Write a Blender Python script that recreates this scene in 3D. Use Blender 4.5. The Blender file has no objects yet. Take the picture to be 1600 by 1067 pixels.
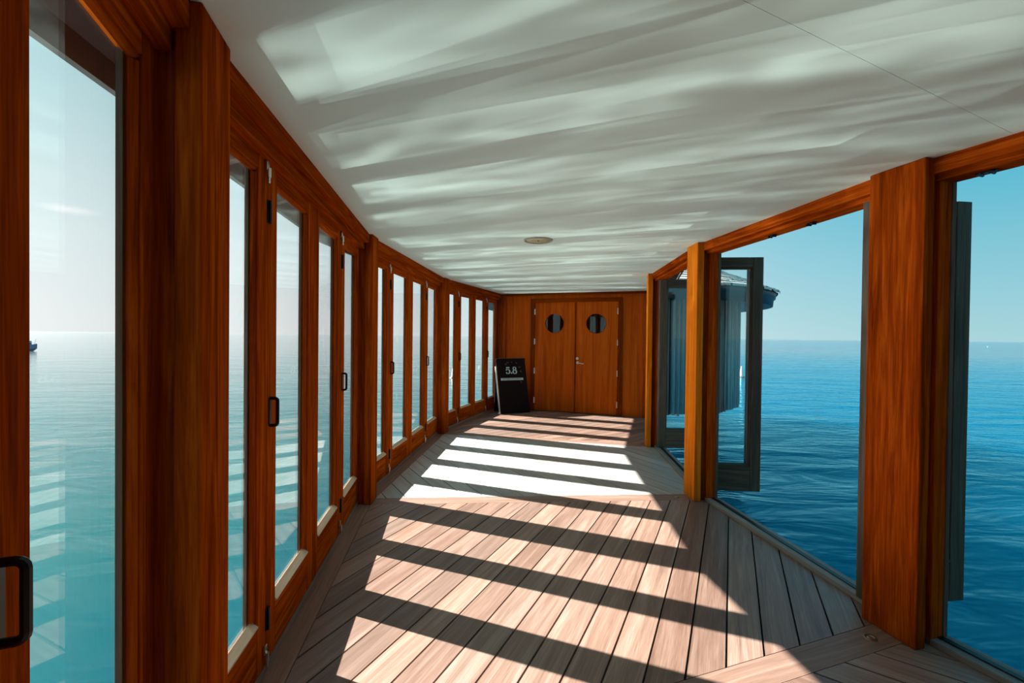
import bpy, bmesh, math, random
from mathutils import Vector, Matrix
random.seed(7)
S = bpy.context.scene
C = S.collection
R = math.radians

# ------------------------------------------------------------------ camera
FPX = 700.0
cam = bpy.data.cameras.new('camera'); camo = bpy.data.objects.new('camera', cam); C.objects.link(camo)
cam.sensor_width = 36.0; cam.lens = FPX / 1600 * 36.0
cam.clip_start = 0.02; cam.clip_end = 60000
_p, _r = R(0.64), R(0.63)
_f = Vector((0, math.cos(_p), -math.sin(_p))); _rt = Vector((1, 0, 0)); _up = _rt.cross(_f)
_X = math.cos(_r) * _rt + math.sin(_r) * _up; _Y = -math.sin(_r) * _rt + math.cos(_r) * _up
camo.matrix_world = Matrix(((_X.x, _Y.x, -_f.x, 0), (_X.y, _Y.y, -_f.y, 0), (_X.z, _Y.z, -_f.z, 1.48), (0, 0, 0, 1)))
S.camera = camo

# ------------------------------------------------------------------ light
S.view_settings.view_transform = 'Standard'; S.view_settings.look = 'None'
S.view_settings.gamma = 1.0; S.view_settings.exposure = 0.0
S.view_settings.use_curve_mapping = False
S.cycles.max_bounces = 10; S.cycles.diffuse_bounces = 3; S.cycles.glossy_bounces = 4; S.cycles.transparent_max_bounces = 24
S.cycles.sample_clamp_indirect = 6.0
SUN_AZ, SUN_EL = R(21.0), R(36.3)
SUN_TRAVEL = Vector((math.cos(SUN_AZ) * math.cos(SUN_EL), -math.sin(SUN_AZ) * math.cos(SUN_EL), -math.sin(SUN_EL)))
sun = bpy.data.lights.new('sun', 'SUN'); suno = bpy.data.objects.new('sun', sun); C.objects.link(suno)
sun.energy = 23.0; sun.angle = R(0.53); sun.color = (1.0, 0.99, 0.96)
suno.rotation_euler = SUN_TRAVEL.to_track_quat('-Z', 'Y').to_euler()
suno.location = (-20, 9, 16)

def nd(nt, kind, **kw):
    n = nt.nodes.new(kind)
    for k, v in kw.items(): setattr(n, k, v)
    return n
def setin(n, **kw):
    for k, v in kw.items(): n.inputs[k.replace('_', ' ')].default_value = v
def math_n(nt, op, a, b=None, c=None, clamp=False):
    n = nd(nt, 'ShaderNodeMath', operation=op, use_clamp=clamp)
    for i, v in enumerate((a, b, c)):
        if v is None: continue
        if isinstance(v, (int, float)): n.inputs[i].default_value = v
        else: nt.links.new(v, n.inputs[i])
    return n.outputs[0]
def mix_c(nt, fac, a, b, blend='MIX'):
    n = nd(nt, 'ShaderNodeMix', data_type='RGBA', blend_type=blend)
    for i, v in ((0, fac), (6, a), (7, b)):
        if isinstance(v, (int, float)): n.inputs[i].default_value = v
        elif isinstance(v, tuple): n.inputs[i].default_value = (*v, 1)
        else: nt.links.new(v, n.inputs[i])
    return n.outputs[2]
def ramp(nt, fac, stops):
    n = nd(nt, 'ShaderNodeValToRGB'); cr = n.color_ramp
    while len(cr.elements) < len(stops): cr.elements.new(0.5)
    for e, (p, c) in zip(cr.elements, stops):
        e.position = p; e.color = (*c, 1) if isinstance(c, tuple) else (c, c, c, 1)
    nt.links.new(fac, n.inputs[0]); return n.outputs[0]

# sky: hazy and pale towards the sun, clearer blue away from it
W = bpy.data.worlds.new('sky'); S.world = W; W.use_nodes = True
nt = W.node_tree; nt.nodes.clear()
tc = nd(nt, 'ShaderNodeTexCoord'); sep = nd(nt, 'ShaderNodeSeparateXYZ'); nt.links.new(tc.outputs['Generated'], sep.inputs[0])
dx, dy, dz = sep.outputs
hor = math_n(nt, 'SQRT', math_n(nt, 'ADD', math_n(nt, 'MULTIPLY', dx, dx), math_n(nt, 'ADD', math_n(nt, 'MULTIPLY', dy, dy), 1e-6)))
dot = math_n(nt, 'DIVIDE', math_n(nt, 'ADD', math_n(nt, 'MULTIPLY', dx, -math.cos(SUN_AZ)), math_n(nt, 'MULTIPLY', dy, math.sin(SUN_AZ))), hor)
az = nd(nt, 'ShaderNodeMapRange', interpolation_type='SMOOTHSTEP'); nt.links.new(dot, az.inputs[0]); az.inputs[1].default_value = -0.5; az.inputs[2].default_value = 1.0
el = math_n(nt, 'MAXIMUM', dz, 0.0)
far = ramp(nt, el, [(0.0, (.40, .66, .71)), (0.07, (.31, .62, .70)), (0.30, (.055, .46, .64)), (0.7, (.02, .26, .48))])
near = ramp(nt, el, [(0.0, (1.08, 1.10, 1.11)), (0.15, (.96, 1.06, 1.08)), (0.42, (.56, .86, .92)), (0.8, (.16, .48, .66))])
sky = mix_c(nt, az.outputs[0], far, near)
# one small cloud low over the sea and faint bands above the horizon
mp = nd(nt, 'ShaderNodeMapping'); mp.inputs['Scale'].default_value = (9, 9, 60); nt.links.new(tc.outputs['Generated'], mp.inputs[0])
nz = nd(nt, 'ShaderNodeTexNoise'); nz.inputs['Scale'].default_value = 1.0; nz.inputs['Detail'].default_value = 5; nt.links.new(mp.outputs[0], nz.inputs[0])
cd = Vector((-690, 700, 190)).normalized()
vs = nd(nt, 'ShaderNodeVectorMath', operation='SUBTRACT'); nt.links.new(tc.outputs['Generated'], vs.inputs[0]); vs.inputs[1].default_value = cd
vm = nd(nt, 'ShaderNodeVectorMath', operation='MULTIPLY'); nt.links.new(vs.outputs[0], vm.inputs[0]); vm.inputs[1].default_value = (24, 24, 130)
vl = nd(nt, 'ShaderNodeVectorMath', operation='LENGTH'); nt.links.new(vm.outputs[0], vl.inputs[0])
cm = math_n(nt, 'SUBTRACT', 1.0, vl.outputs['Value'], clamp=True)
cm = math_n(nt, 'MULTIPLY', cm, math_n(nt, 'MULTIPLY', nz.outputs[0], 1.6), clamp=True)
sky = mix_c(nt, cm, sky, (1.25, 1.25, 1.25))
bg = nd(nt, 'ShaderNodeBackground'); nt.links.new(sky, bg.inputs[0]); bg.inputs[1].default_value = 1.0
out = nd(nt, 'ShaderNodeOutputWorld'); nt.links.new(bg.outputs[0], out.inputs[0])

# the sun's mirror image in the rippled sea: its light comes up through the left windows
# and dances on the ceiling (the sea itself does not shade it, see the end of the script)
gd = 60.0
GLINTS = []
def glint(az, elv, watts, seed):
    D = Vector((math.cos(az) * math.cos(elv), -math.sin(az) * math.cos(elv), math.sin(elv)))
    gl = bpy.data.lights.new('sun_glint_off_sea', 'SPOT'); glo = bpy.data.objects.new('sun_glint_off_sea', gl); C.objects.link(glo)
    glo.location = Vector((0.3, 4.0, 2.35)) - D * gd
    glo.rotation_euler = D.to_track_quat('-Z', 'Y').to_euler()
    gl.energy = watts; gl.spot_size = R(26); gl.spot_blend = 0.25; gl.shadow_soft_size = 0.045; gl.color = (.86, 1.0, .95)
    gl.use_nodes = True; nt = gl.node_tree; nt.nodes.clear()
    tc = nd(nt, 'ShaderNodeTexCoord')
    sp = nd(nt, 'ShaderNodeSeparateXYZ'); nt.links.new(tc.outputs['Normal'], sp.inputs[0])
    u = math_n(nt, 'MULTIPLY', math_n(nt, 'DIVIDE', sp.outputs[0], sp.outputs[2]), gd)
    v = math_n(nt, 'MULTIPLY', math_n(nt, 'DIVIDE', sp.outputs[1], sp.outputs[2]), gd)
    cb = nd(nt, 'ShaderNodeCombineXYZ'); nt.links.new(u, cb.inputs[0]); nt.links.new(v, cb.inputs[1])
    mp = nd(nt, 'ShaderNodeMapping'); mp.inputs['Scale'].default_value = (4.6, 1.8, 1); mp.inputs['Location'].default_value = (seed * 7.3, seed * 3.1, seed)
    mp.inputs['Rotation'].default_value = (0, 0, R(8)); nt.links.new(cb.outputs[0], mp.inputs[0])
    n1 = nd(nt, 'ShaderNodeTexNoise'); setin(n1, Scale=1.0, Detail=2.5, Roughness=.5, Distortion=.9); nt.links.new(mp.outputs[0], n1.inputs[0])
    rid = math_n(nt, 'ABSOLUTE', math_n(nt, 'SUBTRACT', n1.outputs[0], 0.5))
    rid = math_n(nt, 'POWER', math_n(nt, 'SUBTRACT', 1.0, math_n(nt, 'MULTIPLY', rid, 10.0), clamp=True), 1.6)
    n2 = nd(nt, 'ShaderNodeTexNoise'); setin(n2, Scale=.5, Detail=2.0, Distortion=.4); nt.links.new(mp.outputs[0], n2.inputs[0])
    big = ramp(nt, n2.outputs[0], [(0.38, 0.05), (0.60, 1.0)])
    pat = math_n(nt, 'ADD', math_n(nt, 'MULTIPLY', math_n(nt, 'MULTIPLY_ADD', rid, 3.0, 0.08), big), 0.03)
    em = nd(nt, 'ShaderNodeEmission'); nt.links.new(pat, em.inputs['Strength'])
    out = nd(nt, 'ShaderNodeOutputLight'); nt.links.new(em.outputs[0], out.inputs[0])
    GLINTS.append(glo)
# the ripples tilt the mirror a little each way
glint(SUN_AZ, SUN_EL, 46000.0, 11)
glint(SUN_AZ - R(4), SUN_EL - R(7), 31000.0, 12)
glint(SUN_AZ + R(4), SUN_EL - R(3), 18000.0, 13)
glint(SUN_AZ - R(1.5), SUN_EL - R(14), 32000.0, 14)
glint(SUN_AZ + R(6), SUN_EL + R(4), 12000.0, 15)

# ------------------------------------------------------------------ materials
def mat(name):
    m = bpy.data.materials.new(name); m.use_nodes = True
    nt = m.node_tree; b = nt.nodes['Principled BSDF']; return m, nt, b
def wood(name, c0, c1, c2, axis, rough=.4, grain=1.0, rand=.25, bump=.15, spec=.5, fine=1.0, alt=None):
    """grain runs along the object's own axis (0 x, 1 y, 2 z)"""
    m, nt, b = mat(name)
    tc = nd(nt, 'ShaderNodeTexCoord'); oi = nd(nt, 'ShaderNodeObjectInfo')
    ad = nd(nt, 'ShaderNodeVectorMath', operation='ADD'); nt.links.new(tc.outputs['Object'], ad.inputs[0])
    sc = math_n(nt, 'MULTIPLY', oi.outputs['Random'], 37.0)
    cv = nd(nt, 'ShaderNodeCombineXYZ')
    for i in range(3): nt.links.new(sc, cv.inputs[i])
    nt.links.new(cv.outputs[0], ad.inputs[1])
    mp = nd(nt, 'ShaderNodeMapping'); s = [22.0 * grain] * 3; s[axis] = 1.1 * grain
    mp.inputs['Scale'].default_value = s; nt.links.new(ad.outputs[0], mp.inputs[0])
    n1 = nd(nt, 'ShaderNodeTexNoise'); setin(n1, Scale=1.0, Detail=6, Roughness=.62, Distortion=1.2); nt.links.new(mp.outputs[0], n1.inputs[0])
    mp2 = nd(nt, 'ShaderNodeMapping'); s = [140.0 * fine] * 3; s[axis] = 5.0 * fine
    mp2.inputs['Scale'].default_value = s; nt.links.new(ad.outputs[0], mp2.inputs[0])
    n2 = nd(nt, 'ShaderNodeTexNoise'); setin(n2, Scale=1.0, Detail=3, Roughness=.6); nt.links.new(mp2.outputs[0], n2.inputs[0])
    f = math_n(nt, 'ADD', math_n(nt, 'MULTIPLY', n1.outputs[0], .7), math_n(nt, 'MULTIPLY', n2.outputs[0], .3))
    col = ramp(nt, f, [(.30, c0), (.5, c1), (.68, c2)])
    if alt:   # every board leans towards one of two tones
        fr = math_n(nt, 'FRACT', math_n(nt, 'MULTIPLY', oi.outputs['Random'], 7.13))
        col = mix_c(nt, fr, col, ramp(nt, f, [(.30, alt[0]), (.5, alt[1]), (.68, alt[2])]))
    br = nd(nt, 'ShaderNodeMapRange'); nt.links.new(oi.outputs['Random'], br.inputs[0]); br.inputs[3].default_value = 1 - rand; br.inputs[4].default_value = 1 + rand
    hs = nd(nt, 'ShaderNodeHueSaturation'); nt.links.new(col, hs.inputs['Color']); nt.links.new(br.outputs[0], hs.inputs['Value'])
    nt.links.new(hs.outputs[0], b.inputs['Base Color'])
    b.inputs['Roughness'].default_value = rough; b.inputs['Specular IOR Level'].default_value = spec
    bp = nd(nt, 'ShaderNodeBump'); bp.inputs['Strength'].default_value = bump; bp.inputs['Distance'].default_value = .004
    nt.links.new(f, bp.inputs['Height']); nt.links.new(bp.outputs[0], b.inputs['Normal'])
    return m
TEAK = ((.10, .010, .001), (.315, .044, .003), (.54, .104, .008))
M = {}
for ax, k in ((0, 'x'), (1, 'y'), (2, 'z')):
    M['teak_' + k] = wood('varnished_teak_' + k, *TEAK, ax, rough=.5, rand=.12, spec=.0)
PLY = ((.25, .034, .003), (.40, .065, .004), (.52, .11, .010))
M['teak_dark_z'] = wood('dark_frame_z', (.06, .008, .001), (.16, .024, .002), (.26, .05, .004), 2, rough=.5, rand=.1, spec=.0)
M['teak_dark_x'] = wood('dark_frame_x', (.06, .008, .001), (.16, .024, .002), (.26, .05, .004), 0, rough=.5, rand=.1, spec=.0)
M['lit_teak_z'] = wood('floor_lit_teak_z', (.34, .066, .004), (.62, .145, .009), (.76, .235, .02), 2, rough=.5, rand=.05, spec=.0)  # warm bounce from the sunlit floor put into the wood colour
M['ply'] = wood('plywood_veneer', *PLY, 2, rough=.4, grain=.45, rand=.06, bump=.05, spec=.02)
M['grey_x'] = wood('weathered_wood_x', (.05, .035, .024), (.095, .068, .048), (.15, .11, .08), 0, rough=.7, rand=.1, spec=.05)
M['grey_z'] = wood('weathered_wood_z', (.05, .035, .024), (.095, .068, .048), (.15, .11, .08), 2, rough=.7, rand=.1, spec=.05)
M['sill'] = wood('sill_wood', (.14, .115, .095), (.25, .21, .175), (.34, .29, .25), 0, rough=.6, rand=.1)
M['plank_red'] = wood('deck_plank_reddish', (.145, .070, .046), (.27, .150, .106), (.39, .25, .195), 0, rough=.42, rand=.24, grain=.8, spec=.5, alt=((.13, .076, .055), (.245, .155, .117), (.36, .255, .205)), fine=1.3, bump=.25)
M['plank_grey'] = wood('deck_plank_weathered_sheen', (.31, .28, .245), (.44, .40, .355), (.54, .50, .45), 0, rough=.36, rand=.12, spec=.6, grain=.8)  # weathered grey, made paler for the sun and sky sheen on it
M['board'] = wood('deck_border_board', (.16, .085, .06), (.25, .145, .105), (.33, .21, .16), 0, rough=.5, rand=.12, grain=.8, spec=.4)
M['bead'] = wood('sunlit_bead', (.42, .27, .15), (.55, .40, .25), (.66, .52, .36), 0, rough=.3, rand=.08)  # sun glare on the bottom beads put into a pale wood colour

def plain(name, col, rough=.5, metal=0.0, spec=.5, var=.15):
    m, nt, b = mat(name)
    tc = nd(nt, 'ShaderNodeTexCoord'); n = nd(nt, 'ShaderNodeTexNoise'); setin(n, Scale=9.0, Detail=4); nt.links.new(tc.outputs['Object'], n.inputs[0])
    c = mix_c(nt, n.outputs[0], tuple(x * (1 - var) for x in col), tuple(min(1, x * (1 + var)) for x in col))
    nt.links.new(c, b.inputs['Base Color'])
    setin(b, Roughness=rough, Metallic=metal); b.inputs['Specular IOR Level'].default_value = spec
    return m
M['ceiling'] = plain('ceiling_paint', (.70, .79, .73), .8, spec=.2, var=.015)
M['black'] = plain('black_metal', (.015, .015, .017), .35, .6)
M['steel'] = plain('brushed_steel', (.62, .60, .56), .3, 1.0)
M['brass'] = plain('aged_brass', (.30, .22, .12), .35, 1.0)
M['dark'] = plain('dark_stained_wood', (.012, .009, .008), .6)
M['soffit'] = plain('soffit_boards', (.05, .045, .04), .7)
M['rafter'] = plain('soffit_rafter', (.16, .14, .12), .7)
M['sign'] = plain('sign_black', (.012, .007, .006), .9, spec=.08)
M['sign_edge'] = plain('sign_sunlit_edge', (.72, .66, .58), .6)  # sunlight on the sign's left side put into a pale colour
M['sign_print'] = plain('sign_print', (.50, .56, .55), .6)
M['sign_red'] = plain('sign_red_print', (.10, .018, .012), .6)
M['teal'] = plain('teal_fascia', (.008, .022, .030), .5, spec=.3)
M['pole'] = wood('weathered_poles', (.07, .06, .048), (.22, .205, .18), (.44, .43, .39), 2, rough=.8, rand=.1, grain=.5)
M['shingle'] = plain('grey_shingle', (.50, .47, .42), .8)
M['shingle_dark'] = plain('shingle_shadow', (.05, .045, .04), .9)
M['disc'] = plain('tan_speaker_disc', (.42, .36, .22), .6)
M['rim'] = plain('disc_rim', (.36, .34, .28), .5)
M['white'] = plain('white_paint', (.75, .74, .70), .4)
M['hull'] = plain('buoy_base', (.22, .12, .07), .5)
M['blue'] = plain('blue_hull', (.02, .14, .28), .35)

def glass(name, tint):
    m = bpy.data.materials.new(name); m.use_nodes = True; nt = m.node_tree; nt.nodes.clear()
    tr = nd(nt, 'ShaderNodeBsdfTransparent'); tr.inputs[0].default_value = (*tint, 1)
    gs = nd(nt, 'ShaderNodeBsdfGlossy'); gs.inputs['Roughness'].default_value = 0.0
    lw = nd(nt, 'ShaderNodeLayerWeight'); lw.inputs['Blend'].default_value = .5
    fr = math_n(nt, 'MULTIPLY_ADD', math_n(nt, 'POWER', lw.outputs['Facing'], 5.0), .96, .04)
    mx = nd(nt, 'ShaderNodeMixShader'); nt.links.new(fr, mx.inputs[0]); nt.links.new(tr.outputs[0], mx.inputs[1]); nt.links.new(gs.outputs[0], mx.inputs[2])
    o = nd(nt, 'ShaderNodeOutputMaterial'); nt.links.new(mx.outputs[0], o.inputs[0]); return m
M['glass'] = glass('window_glass', (.97, .99, .985))

def sea_mat():
    m = bpy.data.materials.new('sea_water'); m.use_nodes = True; nt = m.node_tree; b = nt.nodes['Principled BSDF']
    geo = nd(nt, 'ShaderNodeNewGeometry'); sp = nd(nt, 'ShaderNodeSeparateXYZ'); nt.links.new(geo.outputs['Position'], sp.inputs[0])
    # shallow turquoise lagoon on the left, deep blue water on the right
    dp = math_n(nt, 'ADD', sp.outputs[0], math_n(nt, 'MULTIPLY', sp.outputs[1], -.12))
    mr = nd(nt, 'ShaderNodeMapRange', interpolation_type='SMOOTHSTEP'); nt.links.new(dp, mr.inputs[0]); mr.inputs[1].default_value = -6; mr.inputs[2].default_value = 3
    nz = nd(nt, 'ShaderNodeTexNoise'); setin(nz, Scale=.15, Detail=2); nt.links.new(geo.outputs['Position'], nz.inputs[0])
    tur = mix_c(nt, nz.outputs[0], (.003, .062, .066), (.006, .090, .094))
    col = mix_c(nt, mr.outputs[0], tur, (.0002, .057, .108))
    nt.links.new(col, b.inputs['Base Color'])
    setin(b, Roughness=.12, IOR=1.33); b.subsurface_method = 'BURLEY'; b.inputs['Subsurface Weight'].default_value = 1.0; b.inputs['Subsurface Radius'].default_value = (.5, 1.0, 1.0); b.inputs['Subsurface Scale'].default_value = 11.0; b.inputs['Specular IOR Level'].default_value = 0.0
    # ripples
    def layer(scale, rot, stretch, detail, dist):
        mp = nd(nt, 'ShaderNodeMapping'); mp.inputs['Scale'].default_value = (scale * stretch, scale, 1); mp.inputs['Rotation'].default_value = (0, 0, rot); nt.links.new(geo.outputs['Position'], mp.inputs[0])
        n = nd(nt, 'ShaderNodeTexNoise'); setin(n, Scale=1.0, Detail=detail, Roughness=.55, Distortion=dist); nt.links.new(mp.outputs[0], n.inputs[0]); return n.outputs[0]
    h = math_n(nt, 'MULTIPLY', layer(.35, R(14), .4, 2, .5), .55)
    h = math_n(nt, 'ADD', h, math_n(nt, 'MULTIPLY', layer(1.3, R(-10), .4, 3, .8), .26))
    h = math_n(nt, 'ADD', h, math_n(nt, 'MULTIPLY', layer(4.5, R(8), .5, 2, .6), .032))
    h = math_n(nt, 'MULTIPLY', h, math_n(nt, 'MULTIPLY_ADD', mr.outputs[0], .62, .38))   # calmer in the lagoon
    bp = nd(nt, 'ShaderNodeBump'); bp.inputs['Strength'].default_value = 1.0; bp.inputs['Distance'].default_value = .36
    nt.links.new(h, bp.inputs['Height']); nt.links.new(bp.outputs[0], b.inputs['Normal'])
    gs = nd(nt, 'ShaderNodeBsdfGlossy'); gs.inputs['Roughness'].default_value = .12; nt.links.new(bp.outputs[0], gs.inputs['Normal'])
    ln = nd(nt, 'ShaderNodeVectorMath', operation='LENGTH'); nt.links.new(geo.outputs['Position'], ln.inputs[0])
    fm = nd(nt, 'ShaderNodeMapRange', interpolation_type='SMOOTHSTEP'); nt.links.new(ln.outputs['Value'], fm.inputs[0]); setin(fm, From_Min=8.0, From_Max=120.0, To_Min=1.0, To_Max=0.0)
    nt.links.new(mix_c(nt, math_n(nt, 'MULTIPLY', mr.outputs[0], fm.outputs[0]), (1, 1, 1), (.36, .86, 1.0)), gs.inputs['Color'])  # reflection tinted by place, with distance haze painted into the tint
    fr = nd(nt, 'ShaderNodeFresnel'); fr.inputs['IOR'].default_value = 1.33; nt.links.new(bp.outputs[0], fr.inputs['Normal'])
    mx = nd(nt, 'ShaderNodeMixShader'); nt.links.new(fr.outputs[0], mx.inputs[0]); nt.links.new(b.outputs[0], mx.inputs[1]); nt.links.new(gs.outputs[0], mx.inputs[2])
    nt.links.new(mx.outputs[0], nt.nodes['Material Output'].inputs[0])
    return m
M['sea'] = sea_mat()

# ------------------------------------------------------------------ mesh helpers
def link(name, me, m, parent=None, loc=(0, 0, 0), rz=0.0):
    o = bpy.data.objects.new(name, me); C.objects.link(o)
    if m is not None and not me.materials: me.materials.append(M[m])
    o.location = loc; o.rotation_euler = (0, 0, rz); o.parent = parent; return o
def tag(o, label, cat, group=None, kind=None):
    o['label'] = label; o['category'] = cat
    if group: o['group'] = group
    if kind: o['kind'] = kind
    return o
def empty(name, loc=(0, 0, 0), rz=0.0, parent=None):
    o = bpy.data.objects.new(name, None); o.empty_display_size = .1; C.objects.link(o)
    o.location = loc; o.rotation_euler = (0, 0, rz); o.parent = parent; return o
def mesh_from(bm, name, smooth=False):
    bmesh.ops.recalc_face_normals(bm, faces=bm.faces)
    me = bpy.data.meshes.new(name); bm.to_mesh(me); bm.free()
    if smooth:
        for p in me.polygons: p.use_smooth = True
    return me
def add_box(bm, x0, x1, y0, y1, z0, z1, bevel=0.0, seg=1):
    b2 = bmesh.new(); bmesh.ops.create_cube(b2, size=1)
    for v in b2.verts: v.co = Vector((x0 + (v.co.x + .5) * (x1 - x0), y0 + (v.co.y + .5) * (y1 - y0), z0 + (v.co.z + .5) * (z1 - z0)))
    if bevel: bmesh.ops.bevel(b2, geom=b2.edges[:], offset=bevel, segments=seg, affect='EDGES', profile=.5)
    t = bpy.data.meshes.new('t'); b2.to_mesh(t); b2.free(); bm.from_mesh(t); bpy.data.meshes.remove(t)
def box(name, x0, x1, y0, y1, z0, z1, bevel=0.0, seg=1):
    bm = bmesh.new(); add_box(bm, x0, x1, y0, y1, z0, z1, bevel, seg); return mesh_from(bm, name)
def add_prism(bm, pts, z0, z1):
    a = [bm.verts.new((p[0], p[1], z0)) for p in pts]; b = [bm.verts.new((p[0], p[1], z1)) for p in pts]
    n = len(pts); bm.faces.new(a[::-1]); bm.faces.new(b)
    for i in range(n): bm.faces.new((a[i], a[(i + 1) % n], b[(i + 1) % n], b[i]))
def prism(name, pts, z0, z1):
    bm = bmesh.new(); add_prism(bm, pts, z0, z1); return mesh_from(bm, name)
def add_profile(bm, prof, x0, x1):
    """profile in (y, z) swept along x"""
    a = [bm.verts.new((x0, p[0], p[1])) for p in prof]; b = [bm.verts.new((x1, p[0], p[1])) for p in prof]
    n = len(prof); bm.faces.new(a[::-1]); bm.faces.new(b)
    for i in range(n): bm.faces.new((a[i], a[(i + 1) % n], b[(i + 1) % n], b[i]))
def add_cyl(bm, p0, p1, r0, r1=None, n=12):
    p0, p1 = Vector(p0), Vector(p1); r1 = r0 if r1 is None else r1
    d = (p1 - p0).normalized(); a = d.orthogonal().normalized(); b = d.cross(a)
    A, B = [], []
    for i in range(n):
        t = 2 * math.pi * i / n; w = a * math.cos(t) + b * math.sin(t)
        A.append(bm.verts.new(p0 + w * r0)); B.append(bm.verts.new(p1 + w * r1))
    bm.faces.new(A[::-1]); bm.faces.new(B)
    for i in range(n): bm.faces.new((A[i], A[(i + 1) % n], B[(i + 1) % n], B[i]))
def add_tube(bm, pts, r, n=8, closed=False):
    pts = [Vector(p) for p in pts]; rings = []; N = len(pts)
    nrm = None
    for i, p in enumerate(pts):
        t = (pts[(i + 1) % N] - pts[i - 1]) if closed or 0 < i < N - 1 else (pts[1] - pts[0] if i == 0 else pts[-1] - pts[-2])
        t.normalize()
        nrm = t.orthogonal().normalized() if nrm is None else (nrm - t * nrm.dot(t)).normalized()
        bn = t.cross(nrm)
        rings.append([bm.verts.new(p + (nrm * math.cos(2 * math.pi * k / n) + bn * math.sin(2 * math.pi * k / n)) * r) for k in range(n)])
    for i in range(N if closed else N - 1):
        a, b = rings[i], rings[(i + 1) % N]
        for k in range(n): bm.faces.new((a[k], a[(k + 1) % n], b[(k + 1) % n], b[k]))
    if not closed: bm.faces.new(rings[0][::-1]); bm.faces.new(rings[-1])
def add_lathe(bm, prof, n=32, a0=0.0, a1=2 * math.pi, center=(0, 0)):
    """profile [(r, z)] around z"""
    full = abs(a1 - a0 - 2 * math.pi) < 1e-6; k = n if full else n + 1; rings = []
    for i in range(k):
        t = a0 + (a1 - a0) * i / n
        rings.append([bm.verts.new((center[0] + r * math.cos(t), center[1] + r * math.sin(t), z)) for r, z in prof])
    for i in range(n):
        a, b = rings[i], rings[(i + 1) % k]
        for j in range(len(prof) - 1):
            if prof[j][0] < 1e-6: bm.faces.new((a[j], a[j + 1], b[j + 1])) if prof[j + 1][0] > 1e-6 else None
            elif prof[j + 1][0] < 1e-6: bm.faces.new((a[j], a[j + 1], b[j]))
            else: bm.faces.new((a[j], a[j + 1], b[j + 1], b[j]))
    bmesh.ops.remove_doubles(bm, verts=bm.verts, dist=1e-5)

def V2(p): return Vector((p[0], p[1]))
def isect(p, d, q, e):
    den = d.x * e.y - d.y * e.x; t = ((q - p).x * e.y - (q - p).y * e.x) / den; return p + d * t
def clip(poly, p, n):
    """keep the side of the half plane where (x-p).n >= 0"""
    out = []
    for i in range(len(poly)):
        a, b = poly[i], poly[(i + 1) % len(poly)]; da, db = (a - p).dot(n), (b - p).dot(n)
        if da >= 0: out.append(a)
        if (da >= 0) != (db >= 0): out.append(a + (b - a) * (da / (da - db)))
    return out

# ------------------------------------------------------------------ plan of the passage
L = [V2(p) for p in ((1.52, -3.57), (.083, -1.27), (-.847, 1.285), (-1.213, 3.97), (-.985, 6.80), (-.165, 9.30))]
Rr = [V2(p) for p in ((3.66, -1.30), (2.60, .38), (1.912, 2.25), (1.665, 4.17), (1.85, 6.15), (2.49, 8.34))]
H = 2.35
SEA_Z = -1.0
def frame(A, B):
    d = (B - A).normalized(); n = Vector((-d.y, d.x)); return d, n, (B - A).length, math.atan2(d.y, d.x)
def offs(A, B, o): d, n, l, a = frame(A, B); return A + n * o, d
def mitre(P, i, o):
    """point of polyline P at vertex i, pushed out by o (left of travel)"""
    if i == 0: d, n, l, a = frame(P[0], P[1]); return P[0] + n * o
    if i == len(P) - 1: d, n, l, a = frame(P[-2], P[-1]); return P[-1] + n * o
    a, d = offs(P[i - 1], P[i], o); b, e = offs(P[i], P[i + 1], o); return isect(a, d, b, e)
def right(P, i, o): return mitre(P, i, -o)

# ------------------------------------------------------------------ sea
bm = bmesh.new()
add_lathe(bm, [(0, 0), (8, 0), (30, 0), (120, 0), (600, 0), (4000, 0), (30000, 0)], 48)
sea = tag(link('sea', mesh_from(bm, 'sea'), 'sea', None, (0, 0, SEA_Z)), 'rippled turquoise and deep blue sea reaching to the horizon', 'sea', None, 'structure')

# ------------------------------------------------------------------ floor
fl = tag(empty('floor', (0.5, 4, 0)), 'weathered timber deck of planks laid in alternating diagonals', 'floor', None, 'structure')
fl.location = (0, 0, 0)
bm = bmesh.new()
for i in range(1, 5):
    q = [mitre(L, i, .12), mitre(L, i + 1, .12), right(Rr, i + 1, .22), right(Rr, i, .22)]
    add_prism(bm, q[::-1], -.20, -.034)
link('deck_frame', mesh_from(bm, 'deck_frame'), 'dark', fl)
def board(name, poly, ang, m, z0=-.032, z1=0.0, parent=fl, dz=None):
    c = sum(poly, Vector((0, 0))) / len(poly); ca, sa = math.cos(-ang), math.sin(-ang)
    loc = [((p - c).x * ca - (p - c).y * sa, (p - c).x * sa + (p - c).y * ca) for p in poly]
    o = link(name, prism(name, loc, z0, z1), m, parent, (c.x, c.y, random.uniform(-.0012, .0) if dz is None else dz), ang); return o
BW = .075
ends = [(L[i], Rr[i]) for i in range(6)]
ang_plank = [R(75), R(145), R(63.9), R(121), R(37.5)]
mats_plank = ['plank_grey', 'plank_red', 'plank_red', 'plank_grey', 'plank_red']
WID = .160
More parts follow.
